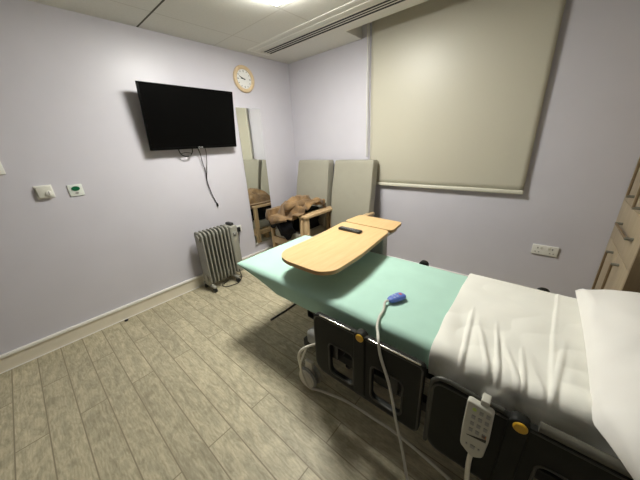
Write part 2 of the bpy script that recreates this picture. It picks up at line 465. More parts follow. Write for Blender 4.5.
# ------------------------------------------------------------------ television
t = thing('television', (0, -1.41, 1.45), 'black flat screen television tilted down on the lilac wall', 'television')
TW, TH = .852, .525
tilt = math.atan2(.075, .52)
TM = Matrix.Translation((.080, -1.404, 1.460)) @ Matrix.Rotation(tilt, 4, 'Y')   # local: x out of wall, y along wall, z up
bz = B()
fm = .020
bz.box(-.012, .012, -TW / 2, TW / 2, 0, fm, .003, mat=TM).box(-.012, .012, -TW / 2, TW / 2, TH - .014, TH, .003, mat=TM)
bz.box(-.012, .012, -TW / 2, -TW / 2 + .013, 0, TH, .003, mat=TM).box(-.012, .012, TW / 2 - .013, TW / 2, 0, TH, .003, mat=TM)
build('bezel', bz, GLOSSBLACK, t)
build('screen', B().box(.003, .007, -TW / 2 + .011, TW / 2 - .011, .017, TH - .011, mat=TM), GLOSSBLACK, t, False)
build('back_shell', B().box(-.035, -.010, -TW / 2 + .01, TW / 2 - .01, .01, TH - .01, .01, mat=TM).box(-.05, -.034, -.28, .28, .06, TH - .16, .008, mat=TM), BLACK, t)
lg = TM @ Matrix.Translation((.0125, .018, .0105)) @ Matrix(((0, 0, 1, 0), (1, 0, 0, 0), (0, 1, 0, 0), (0, 0, 0, 1)))
lb = B().text('LG', .020, .0006, lg @ Matrix.Translation((.014, 0, 0)))
lb.tube([(lg @ Vector((-.012 + .0075 * math.cos(a * PI / 8), .0075 * math.sin(a * PI / 8), 0))) for a in range(16)], .0012, 6, False, closed=True)
build('maker_mark', lb, SILVER, t)
build('wall_bracket', B().box(0, .012, -1.53, -1.29, 1.58, 1.86, .003).box(.01, .06, -1.46, -1.36, 1.66, 1.78, .004), BLACK, t)

t1 = build('television_cable', B().tube([(.045, -1.40, 1.475), (.04, -1.378, 1.42), (.024, -1.362, 1.31), (.018, -1.345, 1.225), (.016, -1.350, 1.135), (.014, -1.325, .99), (.012, -1.295, .90), (.012, -1.280, .872)], .0042).tube([(.045, -1.32, 1.475), (.04, -1.312, 1.42), (.026, -1.318, 1.32), (.022, -1.336, 1.225), (.02, -1.352, 1.13), (.016, -1.335, 1.03), (.014, -1.312, .94)], .0032).box(.004, .016, -1.292, -1.274, .842, .878, .003), BLACK)
tag(t1, 'thin black cable dangling down the wall below the television', 'cable')
t2 = build('cable_loop', B().tube([(.045, -1.575, 1.478), (.05, -1.578, 1.44), (.05, -1.555, 1.405), (.05, -1.515, 1.392), (.05, -1.475, 1.405), (.05, -1.452, 1.44), (.045, -1.455, 1.478)], .005).tube([(.05, -1.565, 1.42), (.05, -1.52, 1.428), (.05, -1.465, 1.42)], .003), BLACK)
tag(t2, 'short black cable loop peeping out under the television', 'cable')

# ------------------------------------------------------------------ mirror
t = thing('wall_mirror', (0, -.70, .25), 'tall narrow frameless mirror fixed on the wall under the clock', 'mirror')
MM = Matrix.Translation((.012, -.870, 0)) @ Matrix.Rotation(math.radians(-2.4), 4, 'Z')
build('backing', B().box(-.006, .0, .003, .313, .252, 1.858, mat=MM), WHITE, t, False)
build('mirror_glass', B().box(.0, .005, 0, .316, .25, 1.86, mat=MM), MIRROR, t, False)
for yy in (.02, .296):
    build('fixing_clip', B().box(-.012 - .002 + (.002 if yy < .1 else -.011), .008, yy - .012, yy + .012, .24, .262, .002, mat=MM), WHITE, t)

# ------------------------------------------------------------------ wall fittings on the left wall
t = thing('thermostat', (0, -2.558, 1.175), 'white boxy thermostat with round dial on left wall', 'thermostat')
build('body', B().box(0, .030, -2.600, -2.520, 1.178, 1.258, .006), OFFWHITE, t)
build('base_plate', B().box(0, .006, -2.607, -2.513, 1.171, 1.265, .002), WHITE, t)
A = Matrix.Translation((.030, -2.542, 1.207)) @ Matrix.Rotation(PI / 2, 4, 'Y')
build('dial', B().lathe([(.019, 0), (.018, .008), (.015, .010)], A, 28), WHITE, t)
build('pointer', B().box(.040, .042, -2.545, -2.539, 1.196, 1.221, .0005), GREYPL, t)
t = thing('release_button', (0, -2.39, 1.17), 'small white square plate with dark green oval button', 'wall button')
build('plate', B().box(0, .009, -2.433, -2.347, 1.160, 1.246, .003), GREENTINT, t)
el = [( -2.39 + .025 * math.cos(k * PI / 16), 1.216 + .017 * math.sin(k * PI / 16)) for k in range(32)]
build('oval_button', B().plate([el], .006, .001, face_px(.011)), GREEN, t)
el = [( -2.39 + .011 * math.cos(k * PI / 12), 1.182 + .006 * math.sin(k * PI / 12)) for k in range(24)]
build('keyhole', B().plate([el], .003, .0005, face_px(.010)), GREYPL, t)
t = thing('light_switch', (0, -2.745, 1.36), 'white switch plate cut off by the left picture edge', 'light switch')
build('plate', B().box(0, .012, -2.79, -2.70, 1.36, 1.45, .004), WHITE, t)
build('rocker', B().box(.012, .018, -2.772, -2.718, 1.383, 1.432, .002), OFFWHITE, t)

# ------------------------------------------------------------------ single socket with plug beside the mirror
t = thing('wall_socket', (0, -1.075, .50), 'single white wall socket beside the mirror above the heater', 'socket')
build('plate', B().box(0, .011, -1.118, -1.032, .475, .561, .004), WHITE, t)
build('rocker', B().box(.011, .016, -1.062, -1.048, .532, .552, .002), OFFWHITE, t)
pl = build('plug', B().box(.012, .042, -1.112, -1.066, .488, .545, .008, 3).tube([(.03, -1.09, .49), (.03, -1.095, .44), (.035, -1.11, .36), (.06, -1.15, .24), (.10, -1.20, .13)], .0042), BLACK)
tag(pl, 'black plug with lead in the wall socket behind the heater', 'plug')

# ------------------------------------------------------------------ oil radiator
t = thing('oil_radiator', (.18, -1.46, 0), 'grey finned oil filled electric heater on casters against the wall', 'heater')
NF = 8; ry0, ry1 = -1.655, -1.330
def fin_profile():
    # outline in (x, z): rounded tall plate with a pinched waist at top and bottom
    return rr(.10, .255, .085, .66, .045, 6)
for k in range(NF):
    yc = ry0 + (ry1 - ry0) * (k + .5) / NF
    m_ = Matrix(((1, 0, 0, 0), (0, 0, 1, yc), (0, 1, 0, 0), (0, 0, 0, 1)))
    fb = B().plate([fin_profile()], .012, .004, m_)
    for zc in (.60, .145): fb.cyl((.178, yc - .021, zc), (.178, yc + .021, zc), .040, n=20)
    # folded outer bead of the fin
    fb.tube([(x, yc, z) for x, z in fin_profile()], .0085, 8, False, closed=True)
    build('fin', fb, RADG, t)
build('control_housing', B().box(.10, .262, ry1 + .006, ry1 + .095, .10, .655, .018, 3), RADG, t)
build('thermostat_knob', B().cyl((.262, ry1 + .05, .57), (.276, ry1 + .05, .57), .020, .017, 20, .002), GREYPL, t)
build('carry_handle', B().box(.13, .235, ry1 + .030, ry1 + .075, .650, .682, .010, 3), BLACK, t)
for yc in (-1.625, -1.345):
    fo = build('foot', B().box(.06, .30, yc - .018, yc + .018, .050, .078, .010, 3).box(.15, .21, yc - .02, yc + .02, .07, .11, .006), RADG, t)
    for xc in (.085, .275):
        build('caster', B().cyl((xc, yc - .017, .025), (xc, yc + .017, .025), .025, n=24, bev=.005), BLACK, fo)
build('power_lead', B().tube([(.26, -1.30, .14), (.30, -1.31, .06), (.31, -1.36, .012), (.30, -1.43, .006), (.27, -1.50, .006), (.20, -1.50, .006), (.16, -1.40, .006)], .0045), BLACK, t)

# ------------------------------------------------------------------ lint on the floor
fl = B(); fl.grid(lambda u, v: Vector((.055 + (.014 + .005 * noise.noise(Vector((math.cos(2 * PI * u) * 2, math.sin(2 * PI * u) * 2, v * 4)))) * math.cos(2 * PI * u) * math.sin(PI * v), -2.39 + .017 * math.sin(2 * PI * u) * math.sin(PI * v), .009 - .009 * math.cos(PI * v))), 20, 10, True)
tag(build('floor_fluff', fl, BLACK), 'small dark scrap on the floor by the left skirting', 'scrap')

# ------------------------------------------------------------------ armchairs
def make_chair(label):
    t = thing('armchair', (0, 0, 0), label, 'armchair', 'high-back armchairs in the corner')
    # seat
    build('seat', B().box(-.232, .232, -.72, -.20, .36, .47, .03, 4), VINYL, t)
    # backrest: tall cushion, raked, headrest end rounded, gently bellied
    def bk(u, v):
        z = .44 + .81 * v
        yc = -.235 + .13 * v - .012 * math.sin(PI * v)
        hw = .262 - .006 * math.cos(2 * PI * v)
        th = .066 - .014 * v
        a = 2 * PI * u
        c, s_ = math.cos(a), math.sin(a)
        e = 0.22
        x = hw * math.copysign(abs(c) ** e, c); y = th * math.copysign(abs(s_) ** e, s_)
        # wings push the sides forward
        y -= .020 * (abs(x) / hw) ** 6 * (0.4 + 0.6 * v) * (1 if y < 0 else 0)
        # close the top and bottom softly
        k = 1.0
        if v > .97: k = 1 - .10 * ((v - .97) / .03) ** 2
        if v < .03: k = 1 - .10 * ((.03 - v) / .03) ** 2
        return Vector((x * (1 - (1 - k) * .35), yc + y * k, z))
    bb = B(); V = bb.grid(bk, 64, 40, True)
    bb.bm.faces.new([r[0] for r in V][::-1]); bb.bm.faces.new([r[-1] for r in V])
    build('backrest', bb, VINYL, t)
    sd = B()
    build('back_panel', B().box(-.25, .25, -.145, -.125, .40, .50, .006), CHAIRWOOD, t)
    for s_ in (-1, 1):
        xo = s_ * .268
        build('armrest', B().plate([rr(xo - .032, xo + .032, -.742, -.19, [.024, .024, .012, .012])], .030, .006, Matrix.Translation((0, 0, .687))), CHAIRWOOD, t)
        build('leg', B().box(xo - .022, xo + .022, -.728, -.675, 0, .675, .006), CHAIRWOOD, t)
        build('leg', B().box(xo - .022, xo + .022, -.26, -.205, 0, .675, .006), CHAIRWOOD, t)
        build('side_rail', B().box(xo - .014, xo + .014, -.69, -.25, .29, .36, .004), CHAIRWOOD, t)
    build('front_rail', B().box(-.25, .25, -.725, -.70, .27, .362, .004), CHAIRWOOD, t)
    return t
c1 = make_chair('taupe high-back armchair in the room corner with a brown coat on it')
c1.location = (.475, -.0, 0)
def dup(root, loc, label):
    r = root.copy(); COL.objects.link(r); r.location = loc; r['label'] = label
    for ch in root.children:
        c = ch.copy(); COL.objects.link(c); c.parent = r
        for g in ch.children:
            d = g.copy(); COL.objects.link(d); d.parent = c
    return r
bpy.context.view_layer.update()
c2 = dup(c1, (1.078, -.0, 0), 'empty taupe high-back armchair standing beside the blind')

# ------------------------------------------------------------------ coat thrown over the corner chair
t = thing('coat', (.48, -.55, .47), 'crumpled brown coat with black lining heaped on the corner armchair', 'coat')
def heap(u, v):
    x = .215 + .555 * u
    y = -.79 + .50 * v
    # raised middle, falling towards the front and the left
    h = .885 - .36 * (u - .58) ** 2 - .55 * (v - .55) ** 2 if u > .58 else .885 - .75 * (.58 - u) ** 2 - .55 * (v - .55) ** 2
    if v < .22: h -= (.22 - v) * .95
    n = noise.fractal(Vector((x * 6.5 + y * 3, y * 5 - x * 3, .4)), 1.0, 2.0, 3)
    ridge = abs(noise.noise(Vector((x * 7 + y * 5, y * 3 - x * 2, 2.1))))
    r2 = abs(noise.noise(Vector((x * 16 + y * 9, y * 8 - x * 6, 5.3))))
    h += .035 * n - .07 * ridge - .035 * r2 + .0
    h = max(h, .722 if (u < .12 or u > .84) else .66)
    return Vector((x + .012 * n, y + .015 * n, h))
hp = B(); hp.grid(heap, 64, 52)
o = build('shell', hp, COAT, t)
md = o.modifiers.new('thick', 'SOLIDIFY'); md.thickness = .012; md.offset = -1
# skirt of the coat folding over the front edge
def frontfold(u, v):
    x = .235 + .36 * u
    top = heap((x - .215) / .555, 0.0).z
    w = .5 + .5 * math.sin(u * 17 + 2 * v)
    z = top - v * (.13 - .10 * u)
    return Vector((x, -.795 - .020 * math.sin(PI * v) - .012 * w * v, z))
ff = B(); ff.grid(frontfold, 40, 12)
o = build('hem', ff, COAT, t); md = o.modifiers.new('thick', 'SOLIDIFY'); md.thickness = .010
# sleeve lying along the right arm
sl = B().tube([(.50, -.72, .76), (.60, -.66, .785), (.68, -.52, .80), (.715, -.40, .80), (.725, -.30, .775)], lambda s: .048 + .010 * math.sin(s * 19) - .012 * s, 16)
build('sleeve', sl, COAT, t)
# dark lining bulging out below
def lin(u, v):
    x = .235 + .42 * u
    top = .665 - .02 * u
    bot = .50 - .11 * max(0, math.sin((u - .25) * 4.2)) - .02 * math.sin(u * 20)
    z = top + (bot - top) * v
    n = noise.noise(Vector((x * 14, z * 9, 1)))
    return Vector((x, -.752 - .035 * math.sin(PI * min(1, v * 1.1)) - .02 * n, z))
ln = B(); ln.grid(lin, 44, 20)
o = build('lining', ln, LINING, t); md = o.modifiers.new('thick', 'SOLIDIFY'); md.thickness = .02
# inside of the heap down to the seat
def body(u, v):
    a = 2 * PI * u
    k = 1 - .12 * noise.noise(Vector((math.cos(a) * 2, math.sin(a) * 2, v * 3)))
    x = .48 + .20 * k * math.copysign(abs(math.cos(a)) ** .6, math.cos(a)); y = -.48 + .215 * k * math.copysign(abs(math.sin(a)) ** .6, math.sin(a))
    return Vector((x, y, .472 + .22 * v))
bo = B(); V = bo.grid(body, 36, 8, True)
bo.bm.faces.new([r[0] for r in V]); bo.bm.faces.new([r[-1] for r in V])
build('inner_bulk', bo, LINING, t)
gp = B().tube([(.60, -.665, .772), (.66, -.60, .800), (.70, -.50, .812)], lambda q: .014 + .016 * math.sin(PI * q), 12)
build('collar_lining', gp, LINING, t)

# ------------------------------------------------------------------ hospital bed
FX, HX = 1.125, 3.30           # foot and head end of mattress
NY, FYm = -1.790, -1.055      # near and far side of mattress
ZT = .66
bed = thing('hospital_bed', (2.25, -1.45, 0), 'adjustable hospital bed with dark side rails in the middle of the room', 'bed')
def sect(x):
    """bottom height, top height, inset of the mattress at x"""
    if x < FX + .42:
        k = (x - FX) / .42
        return .632 + (.515 - .632) * k, ZT - .012 * (1 - min(1, k * 4)) ** 2
    return .515, ZT
def loopf(x):
    zb, zt = sect(x); pts = []
    h = zt - zb; r = min(.045, h * .48)
    for (cy_, cz_, a0) in ((NY + r, zb + r, PI), (FYm - r, zb + r, 1.5 * PI), (FYm - r, zt - r, 0), (NY + r, zt - r, .5 * PI)):
        for k in range(7):
            a = a0 + .5 * PI * k / 6
            yy = cy_ + r * math.cos(a); zz = cz_ + r * math.sin(a)
            if a0 == .5 * PI:
                rz = min(.036, h * .45); yy = NY + .042 + .042 * math.cos(a); zz = zt - rz + rz * math.sin(a)
            pts.append(Vector((x, yy, zz)))
    # subdivide the long top run (last point -> first of loop is the near side; top run is between far-top and near-top)
    out = []
    for i, p in enumerate(pts):
        out.append(p)
        q = pts[(i + 1) % len(pts)]
        if (q - p).length > .3:
            for k in range(1, 14): out.append(p.lerp(q, k / 14))
    for p in out:
        w = noise.noise(Vector((p.x * 3.1, p.y * 3.3, .7))) * .004 + noise.noise(Vector((p.x * 11, p.y * 9, 3))) * .0012
        if p.z > (zb + zt) / 2: p.z += w
        if p.y < NY + .02: p.y += noise.noise(Vector((p.x * 5, p.z * 9, 5))) * .006
        if p.y > FYm - .05 and p.x > 0: pass
    return out
xs = [FX + .0, FX + .008, FX + .02, FX + .04, FX + .07] + [FX + .10 + .04 * i for i in range(int((HX - FX - .1) / .04) + 1)]
mt = thing('mattress', (2.25, -1.445, .515), 'mattress in a mint green fitted sheet lying on the hospital bed', 'mattress')
mb = B(); rings = []
for i, x in enumerate(xs):
    lp = loopf(x)
    if i < 2:
        c = sum(lp, Vector()) / len(lp); k = (.93, .985)[i]
        lp = [Vector((p.x, c.y + (p.y - c.y) * (1 - (1 - k) * .18), c.z + (p.z - c.z) * k)) for p in lp]
    rings.append([mb.bm.verts.new(p) for p in lp])
n = len(rings[0])
for a, c in zip(rings, rings[1:]):
    for k in range(n): mb.bm.faces.new((a[k], a[(k + 1) % n], c[(k + 1) % n], c[k]))
mb.bm.faces.new(rings[0][::-1]); mb.bm.faces.new(rings[-1])
build('fitted_sheet', mb, MINT, mt, angle=60)

# frame below
fr = B()
fr.box(1.80, 3.32, NY + .03, NY + .08, .455, .51, .006).box(1.80, 3.32, FYm - .08, FYm - .03, .455, .51, .006)
fr.box(1.78, 1.82, NY + .22, NY + .26, .470, .505, .004).box(1.78, 1.82, FYm - .26, FYm - .22, .470, .505, .004)
for xx in (1.83, 2.05, 2.55, 3.05, 3.28): fr.box(xx - .03, xx + .03, NY + .03, FYm - .03, .462, .505, .004)
build('mattress_platform', fr, STEEL, bed)
build('deck_panel', B().box(1.60, 1.82, NY + .24, FYm - .24, .503, .512).box(1.82, 2.16, NY + .12, FYm - .05, .505, .514).box(2.18, 2.52, NY + .05, FYm - .05, .505, .514).box(2.54, 3.26, NY + .05, FYm - .05, .505, .514), GREYPL, bed)
ch = B()
ch.box(1.72, 3.30, NY + .10, NY + .15, .16, .22, .006).box(1.72, 3.30, FYm - .15, FYm - .10, .16, .22, .006)
for xx in (1.74, 3.25): ch.box(xx - .03, xx + .03, NY + .06, FYm - .06, .165, .225, .006)
build('chassis', ch, STEEL, bed)
for xx in (1.95, 2.95):
    lg_ = B()
    for yy in (NY + .2, FYm - .2): lg_.tube([(xx, yy, .2), (xx + .13, yy, .47)], .022, 12, False)
    lg_.cyl((xx + .13, NY + .18, .455), (xx + .13, FYm - .18, .455), .02)
    build('lift_arm', lg_, STEEL, bed)
for xx in (1.85, 3.20):
    for yy in (-1.825, FYm - .07):
        k = B().cyl((xx, yy - .032, .072), (xx, yy - .012, .072), .072, n=32, bev=.006).cyl((xx, yy + .012, .072), (xx, yy + .032, .072), .072, n=32, bev=.006)
        w = build('caster', k, GREYPL, bed)
        build('caster_cover', B().cyl((xx, yy - .046, .075), (xx, yy - .031, .075), .060, .064, 28, .006).box(xx - .03, xx + .03, yy - .012, yy + .012, .06, .19, .006), LIGHTGREY, w)
build('brake_pedal', B().tube([(1.455, -1.79, .29), (1.472, -1.665, .30), (1.53, -1.53, .36), (1.64, -1.48, .50)], .008, 10, False), BLACK, bed)
build('corner_bumper', B().box(1.885, 1.985, -1.87, -1.76, .385, .47, .022, 3), GREYPL, bed)
build('headboard', B().plate([rr(NY + .02, FYm - .02, .50, 1.0, .08)], .03, .008, face_px(3.42)).box(3.30, 3.40, NY + .15, NY + .20, .47, .53, .004).box(3.30, 3.40, FYm - .20, FYm - .15, .47, .53, .004), RAIL2, bed)

def rail_panel(x0, x1, z0, z1, y, holes, boss, parent, name='side_rail', top_trim=None, dz=0.0, face=-1):
    m_ = face_ny(y) @ Matrix.Translation((0, dz, 0))
    r = build(name, B().plate([rr(x0, x1, z0, z1, [.055, .02, .02, .035])] + [rr(*h, .025)[::-1] for h in holes], .026, .005, m_), RAIL, parent)
    yo = y + face * .012
    rim = B()
    # moulded rim around the panel
    pts = rr(x0 + .006, x1 - .006, z0 + .006, z1 - .006, [.055, .02, .02, .035])
    rim.tube([(px, yo + .002, pz - .004 + dz) for px, pz in pts], .005, 8, False, closed=True)
    for h in holes:
        rim.tube([(px, yo, pz + dz) for px, pz in rr(h[0] - .004, h[1] + .004, h[2] - .004, h[3] + .004, .028)], .005, 8, False, closed=True)
    build('rim', rim, RAIL2, r)
    bx, bz0, bz1, bw = boss
    build('latch_post', B().plate([rr(bx - bw, bx + bw, bz0, bz1, [.006, .006, bw * .9, bw * .9], 8)], .040, .006, m_), RAIL, r)
    A = Matrix.Translation((bx + .004, y + face * .0215, bz1 - .022 + dz)) @ Matrix.Rotation(face * -PI / 2, 4, 'X')
    build('release_button', B().lathe([(.0, -.004), (.019, -.004), (.019, .001), (.016, .004), (.0, .004)], A, 28), YELLOW, r)
    if top_trim:
        tt = B()
        for a, c in top_trim: tt.box(a, c, yo - .002, yo + .0025, z1 - .002 + dz, z1 + .0045 + dz, .001)
        build('trim_strip', tt, CHROME, r)
    return r
YR = -1.888
rail_panel(1.985, 2.545, .295, .655, YR, [(2.085, 2.225, .33, .515), (2.325, 2.465, .33, .52)], (2.262, .31, .668, .030), bed, top_trim=[(2.03, 2.215), (2.305, 2.53)])
rail_panel(2.575, 3.20, .275, .622, YR, [(2.90, 3.05, .33, .50)], (2.832, .29, .634, .028), bed)
for x0, x1 in ((2.02, 2.50), (2.62, 3.14)):        # link bars carrying the near rails
    for xx in (x0 + .08, x1 - .08):
        build('rail_link', B().box(xx - .02, xx + .02, YR + .010, NY + .06, .40, .50, .006), STEEL, bed)
build('grab_bar', B().tube([(2.575, YR - .004, .28), (2.572, YR - .004, .56), (2.585, YR - .004, .618), (2.62, YR - .004, .635), (2.70, YR - .004, .630), (2.79, YR - .004, .628)], .0085, 12), RAIL2, bed)
build('accessory_bar', B().tube([(2.875, YR - .006, .640), (3.22, YR - .006, .640)], .015, 14, False), OLIVE, bed)
YF = FYm + .055
rail_panel(1.985, 2.545, .295, .655, YF, [(2.085, 2.225, .33, .515), (2.325, 2.465, .33, .52)], (2.215, .31, .722, .030), bed, dz=-.075, face=1)
rail_panel(2.575, 3.20, .275, .622, YF, [(2.90, 3.05, .33, .50)], (2.855, .29, .728, .030), bed, dz=-.075, face=1)
for x0, x1 in ((2.02, 2.50), (2.62, 3.14)):
    for xx in (x0 + .08, x1 - .08):
        build('rail_link', B().box(xx - .02, xx + .02, FYm - .05, YF - .010, .40, .49, .006), STEEL, bed)

# ------------------------------------------------------------------ white draw sheet
def sheetf(u, v):
    x = 2.515 + .022 * max(0, v - .3) + .70 * u + .012 * noise.noise(Vector((v * 4, .3, 1))) * (1 - u)
    # path across the bed: far hang .04, over the top, near hang
    top = FYm - NY
    near = .095
    s_ = v * (.05 + top + near)
    if s_ < .05:
        y = FYm + .010; z = ZT - .045 + s_ * .9
    elif s_ < .05 + top:
        d = s_ - .05
        y = FYm + .010 - d * (top + .023) / top; z = ZT + .009
        # rounded far shoulder, broad sloping near shoulder
        if d < .045: z -= .045 * (1 - math.sqrt(max(0, 1 - (1 - d / .045) ** 2))) * .8
        e = top - d
        if e < .05: z -= .040 * (1 - math.sqrt(max(0, 1 - (1 - e / .05) ** 2)))
        if x < 9:
            k = max(0, min(1, (d - .35) / .4))
            z += .0035 * noise.noise(Vector((x * 5, y * 4, 7))) + .020 * k * max(0, noise.noise(Vector((x * 9 + y * 6, y * 2.5 - x * 3, 2)))) + .010 * abs(noise.noise(Vector((x * 7 - y * 4, y * 6 + x * 2, 9)))) * min(1, max(0, d) / .2)
            # radiating creases towards the near side
            z += .0045 * k * math.sin(x * 46 + 9 * y + 3 * noise.noise(Vector((x * 4, y * 4, 0))))
            # sharp creases fanning out towards the near edge
            for (cx_, sl_, y_s, w_, am) in ((2.60, .10, -1.30, .007, .008), (2.64, .30, -1.42, .008, .009), (2.70, .16, -1.36, .006, .009), (2.745, .34, -1.50, .008, .010), (2.80, .12, -1.48, .006, .009), (2.84, .30, -1.58, .007, .008), (2.93, -.10, -1.35, .007, .007)):
                y_s -= .10; q_ = x - (cx_ + sl_ * (y_s - y)); f_ = max(0, min(1, (y_s - y) / .2))
                z += .85 * am * f_ * (math.exp(-(q_ / w_) ** 2) - .5 * math.exp(-((q_ - 2.4 * w_) / (1.6 * w_)) ** 2))
            # second layer's hem: one long straight ridge across the bed
            hx = 2.899 + .008 * math.sin(y * 5)
            z += .003 * math.exp(-((x - hx) / .006) ** 2) + .006 / (1 + math.exp(-(x - hx) / .0012))
    else:
        d = (s_ - .05 - top) / near
        y = NY - .013 - .008 * math.sin(min(1, d * 1.2) * PI * .6)
        z = ZT - .031 - d * near
        fold = math.sin(x * 46 + 3.0 * noise.noise(Vector((x * 3, 0, 1)))) + .7 * math.sin(x * 21 + 1)
        y += -.003 * fold * min(1, d * 3) - .010 * d * fold + .004 * noise.noise(Vector((x * 20, z * 20, 0)))
        z += .006 * d * math.sin(x * 14) 
    return Vector((x, y, z))
sh = B(); sh.grid(sheetf, 230, 130)
o = build('draw_sheet', sh, LINEN, None, angle=80)
tag(o, 'crumpled white cotton draw sheet spread across the mint mattress', 'sheet')
md = o.modifiers.new('thick', 'SOLIDIFY'); md.thickness = .004; md.offset = 1

# ------------------------------------------------------------------ pillow
def pil(u, v, side):
    U = u * 2 - 1; Vv = v * 2 - 1
    ex = (1 - abs(U) ** 3.2); ey = (1 - abs(Vv) ** (5 if Vv < 0 else 14))
    th = .080 * (max(ex, 0) ** .42) * (max(ey, 0) ** .5)
    pin = 1 - .05 * (1 - abs(Vv) ** 2) * abs(U) ** 6
    x = 3.235 + .265 * U * pin + .26 * max(0, (v - .76) / .24) ** 1.3 * (1 - U) / 2
    L_ = 1.10
    s_ = v * L_                                  # along from far (y=-1.0) to near, bending down over the edge
    y0 = -.995
    bend = .868
    zb = .676 + .045 * (U + 1) 
    if s_ < bend: y = y0 - s_; drop = 0; ny, nz = 0, 1
    else:
        R_ = .05; a = min((s_ - bend) / R_, PI * .42)
        rest = max(0, s_ - bend - R_ * PI * .42)
        y = y0 - bend - R_ * math.sin(a) - rest * math.cos(PI * .42)
        drop = R_ * (1 - math.cos(a)) + rest * math.sin(PI * .42)
        ny, nz = -math.sin(a), math.cos(a)
    t_ = th if side > 0 else -.0 * th
    w = noise.noise(Vector((x * 6, s_ * 5, 4))) * .010 + .026 * math.sin(x * 26 + s_ * 5) * max(0, (s_ - .72) / .3)
    w += .007 * noise.noise(Vector((x * 13 + s_ * 6, s_ * 9 - x * 4, 8))) + .012 * math.exp(-((x - 2.985 - .02 * math.sin(s_ * 8)) / .012) ** 2) * (1 if s_ < .75 else 0)
    if side > 0: t_ += w * ex ** .3
    t_ = t_ if side > 0 else -.002
    return Vector((x, y + ny * t_, zb + .008 - drop + nz * t_))
pb = B()
pb.grid(lambda u, v: pil(u, v, 1), 50, 70); pb.grid(lambda u, v: pil(u, v, -1), 50, 70)
bmesh.ops.remove_doubles(pb.bm, verts=pb.bm.verts, dist=.0025)
o = build('pillow', pb, PILLOW, None, angle=80)
tag(o, 'big white pillow drooping over the near edge at the bed head', 'pillow')

# ------------------------------------------------------------------ overbed table
t = thing('overbed_table', (1.75, -.95, 0), 'beech overbed table on a grey column reaching across the bed foot', 'table')
ZTab = .80
def smooth_poly(P, r, n=5):
    out = []; m = len(P)
    for i in range(m):
        a, b_, c = Vector(P[i - 1]).to_2d(), Vector(P[i]).to_2d(), Vector(P[(i + 1) % m]).to_2d()
        ra = min(r, (a - b_).length * .45, (c - b_).length * .45)
        p = b_ + (a - b_).normalized() * ra; q = b_ + (c - b_).normalized() * ra
        for k in range(n + 1):
            s_ = k / n; out.append(tuple((1 - s_) ** 2 * p + 2 * s_ * (1 - s_) * b_ + s_ * s_ * q))
    return out
main = smooth_poly([(1.525, -1.66), (1.575, -1.735), (1.66, -1.765), (1.91, -1.765), (1.98, -1.70), (1.98, -1.45), (1.925, -.945), (1.478, -.918), (1.518, -1.30)], .05)
build('table_top', B().plate([main], .004, 0, Matrix.Translation((0, 0, ZTab - .002))), TABLEWOOD, t, angle=30)
build('edging', B().plate([main], .022, .003, Matrix.Translation((0, 0, ZTab - .0145))), EDGEWOOD, t)
flap = smooth_poly([(1.474, -.905), (1.938, -.932), (1.912, -.69), (1.485, -.665)], .045)
build('side_flap', B().plate([flap], .020, .003, Matrix.Translation((0, 0, ZTab - .012))), EDGEWOOD, t)
build('flap_top', B().plate([flap], .003, 0, Matrix.Translation((0, 0, ZTab - .0012))), TABLEWOOD, t, angle=30)
build('hinge', B().cyl((1.56, -.922, ZTab - .030), (1.88, -.936, ZTab - .030), .006), STEEL, t)
build('column', B().box(1.66, 1.905, -1.010, -.935, .07, ZTab - .026, .010, 3), COLUMNG, t)
build('top_bracket', B().box(1.68, 1.915, -1.30, -.80, ZTab - .046, ZTab - .026, .004), COLUMNG, t)
build('base', B().box(1.60, 2.0, -1.0, -.94, .045, .09, .01).box(1.60, 1.66, -1.0, -.93, .045, .09, .01).box(1.60, 1.655, -1.60, -.94, .06, .095, .01).box(1.945, 2.0, -1.60, -.94, .06, .095, .01), COLUMNG, t)
for xx in (1.628, 1.972):
    for yy in (-1.57, -.95):
        build('caster', B().cyl((xx - .014, yy, .028), (xx + .014, yy, .028), .028, n=20, bev=.004).cyl((xx, yy, .03), (xx, yy, .07), .008), BLACK, t)

# remote
rm = thing('remote_control', (1.673, -1.108, ZTab), 'slim black remote control lying on the overbed table', 'remote control')
RMt = Matrix.Translation((1.673, -1.108, ZTab)) @ Matrix.Rotation(math.radians(-2), 4, 'Z')
build('body', B().box(-.100, .100, -.024, .024, .0005, .020, .006, 3, mat=RMt), BLACK, rm)
kb = B()
for i in range(8):
    for j in (-1, 0, 1): kb.box(-.07 + i * .016, -.062 + i * .016, j * .012 - .0035, j * .012 + .0035, .019, .0215, .0008, 1, mat=RMt)
build('keypad', kb, GREYPL, rm)

# ------------------------------------------------------------------ blue call handset with its lead
t = thing('call_handset', (2.28, -1.57, ZT), 'small blue call handset with grey lead lying on the mint sheet', 'handset')
HM = Matrix.Translation((2.277, -1.572, ZT + .004)) @ Matrix.Rotation(math.radians(68), 4, 'Z')
def hs(u, v):
    a = 2 * PI * v
    U = u * 2 - 1
    w = .026 * (1 - abs(U) ** 4) ** .5 * (1 + .18 * U) + .0008; h = .014 * (1 - abs(U) ** 4) ** .5 + .0006
    return HM @ Vector((.055 * U, w * math.copysign(abs(math.cos(a)) ** .8, math.cos(a)), .014 + h * math.copysign(abs(math.sin(a)) ** .8, math.sin(a))))
hb = B(); hb.grid(hs, 26, 25)
bmesh.ops.remove_doubles(hb.bm, verts=hb.bm.verts, dist=.0003)
build('body', hb, BLUE, t)
kb = B()
for (i, j) in ((-.022, -.009), (-.022, .009), (-.002, -.009), (-.002, .009)):
    kb.box(i - .006, i + .006, j - .006, j + .006, .024, .0295, .002, 2, mat=HM)
build('keypad', kb, BLUEBTN, t)
build('call_button', B().box(.018, .034, -.009, .009, .022, .0295, .003, 2, mat=HM), RED, t)
cz_ = ZT
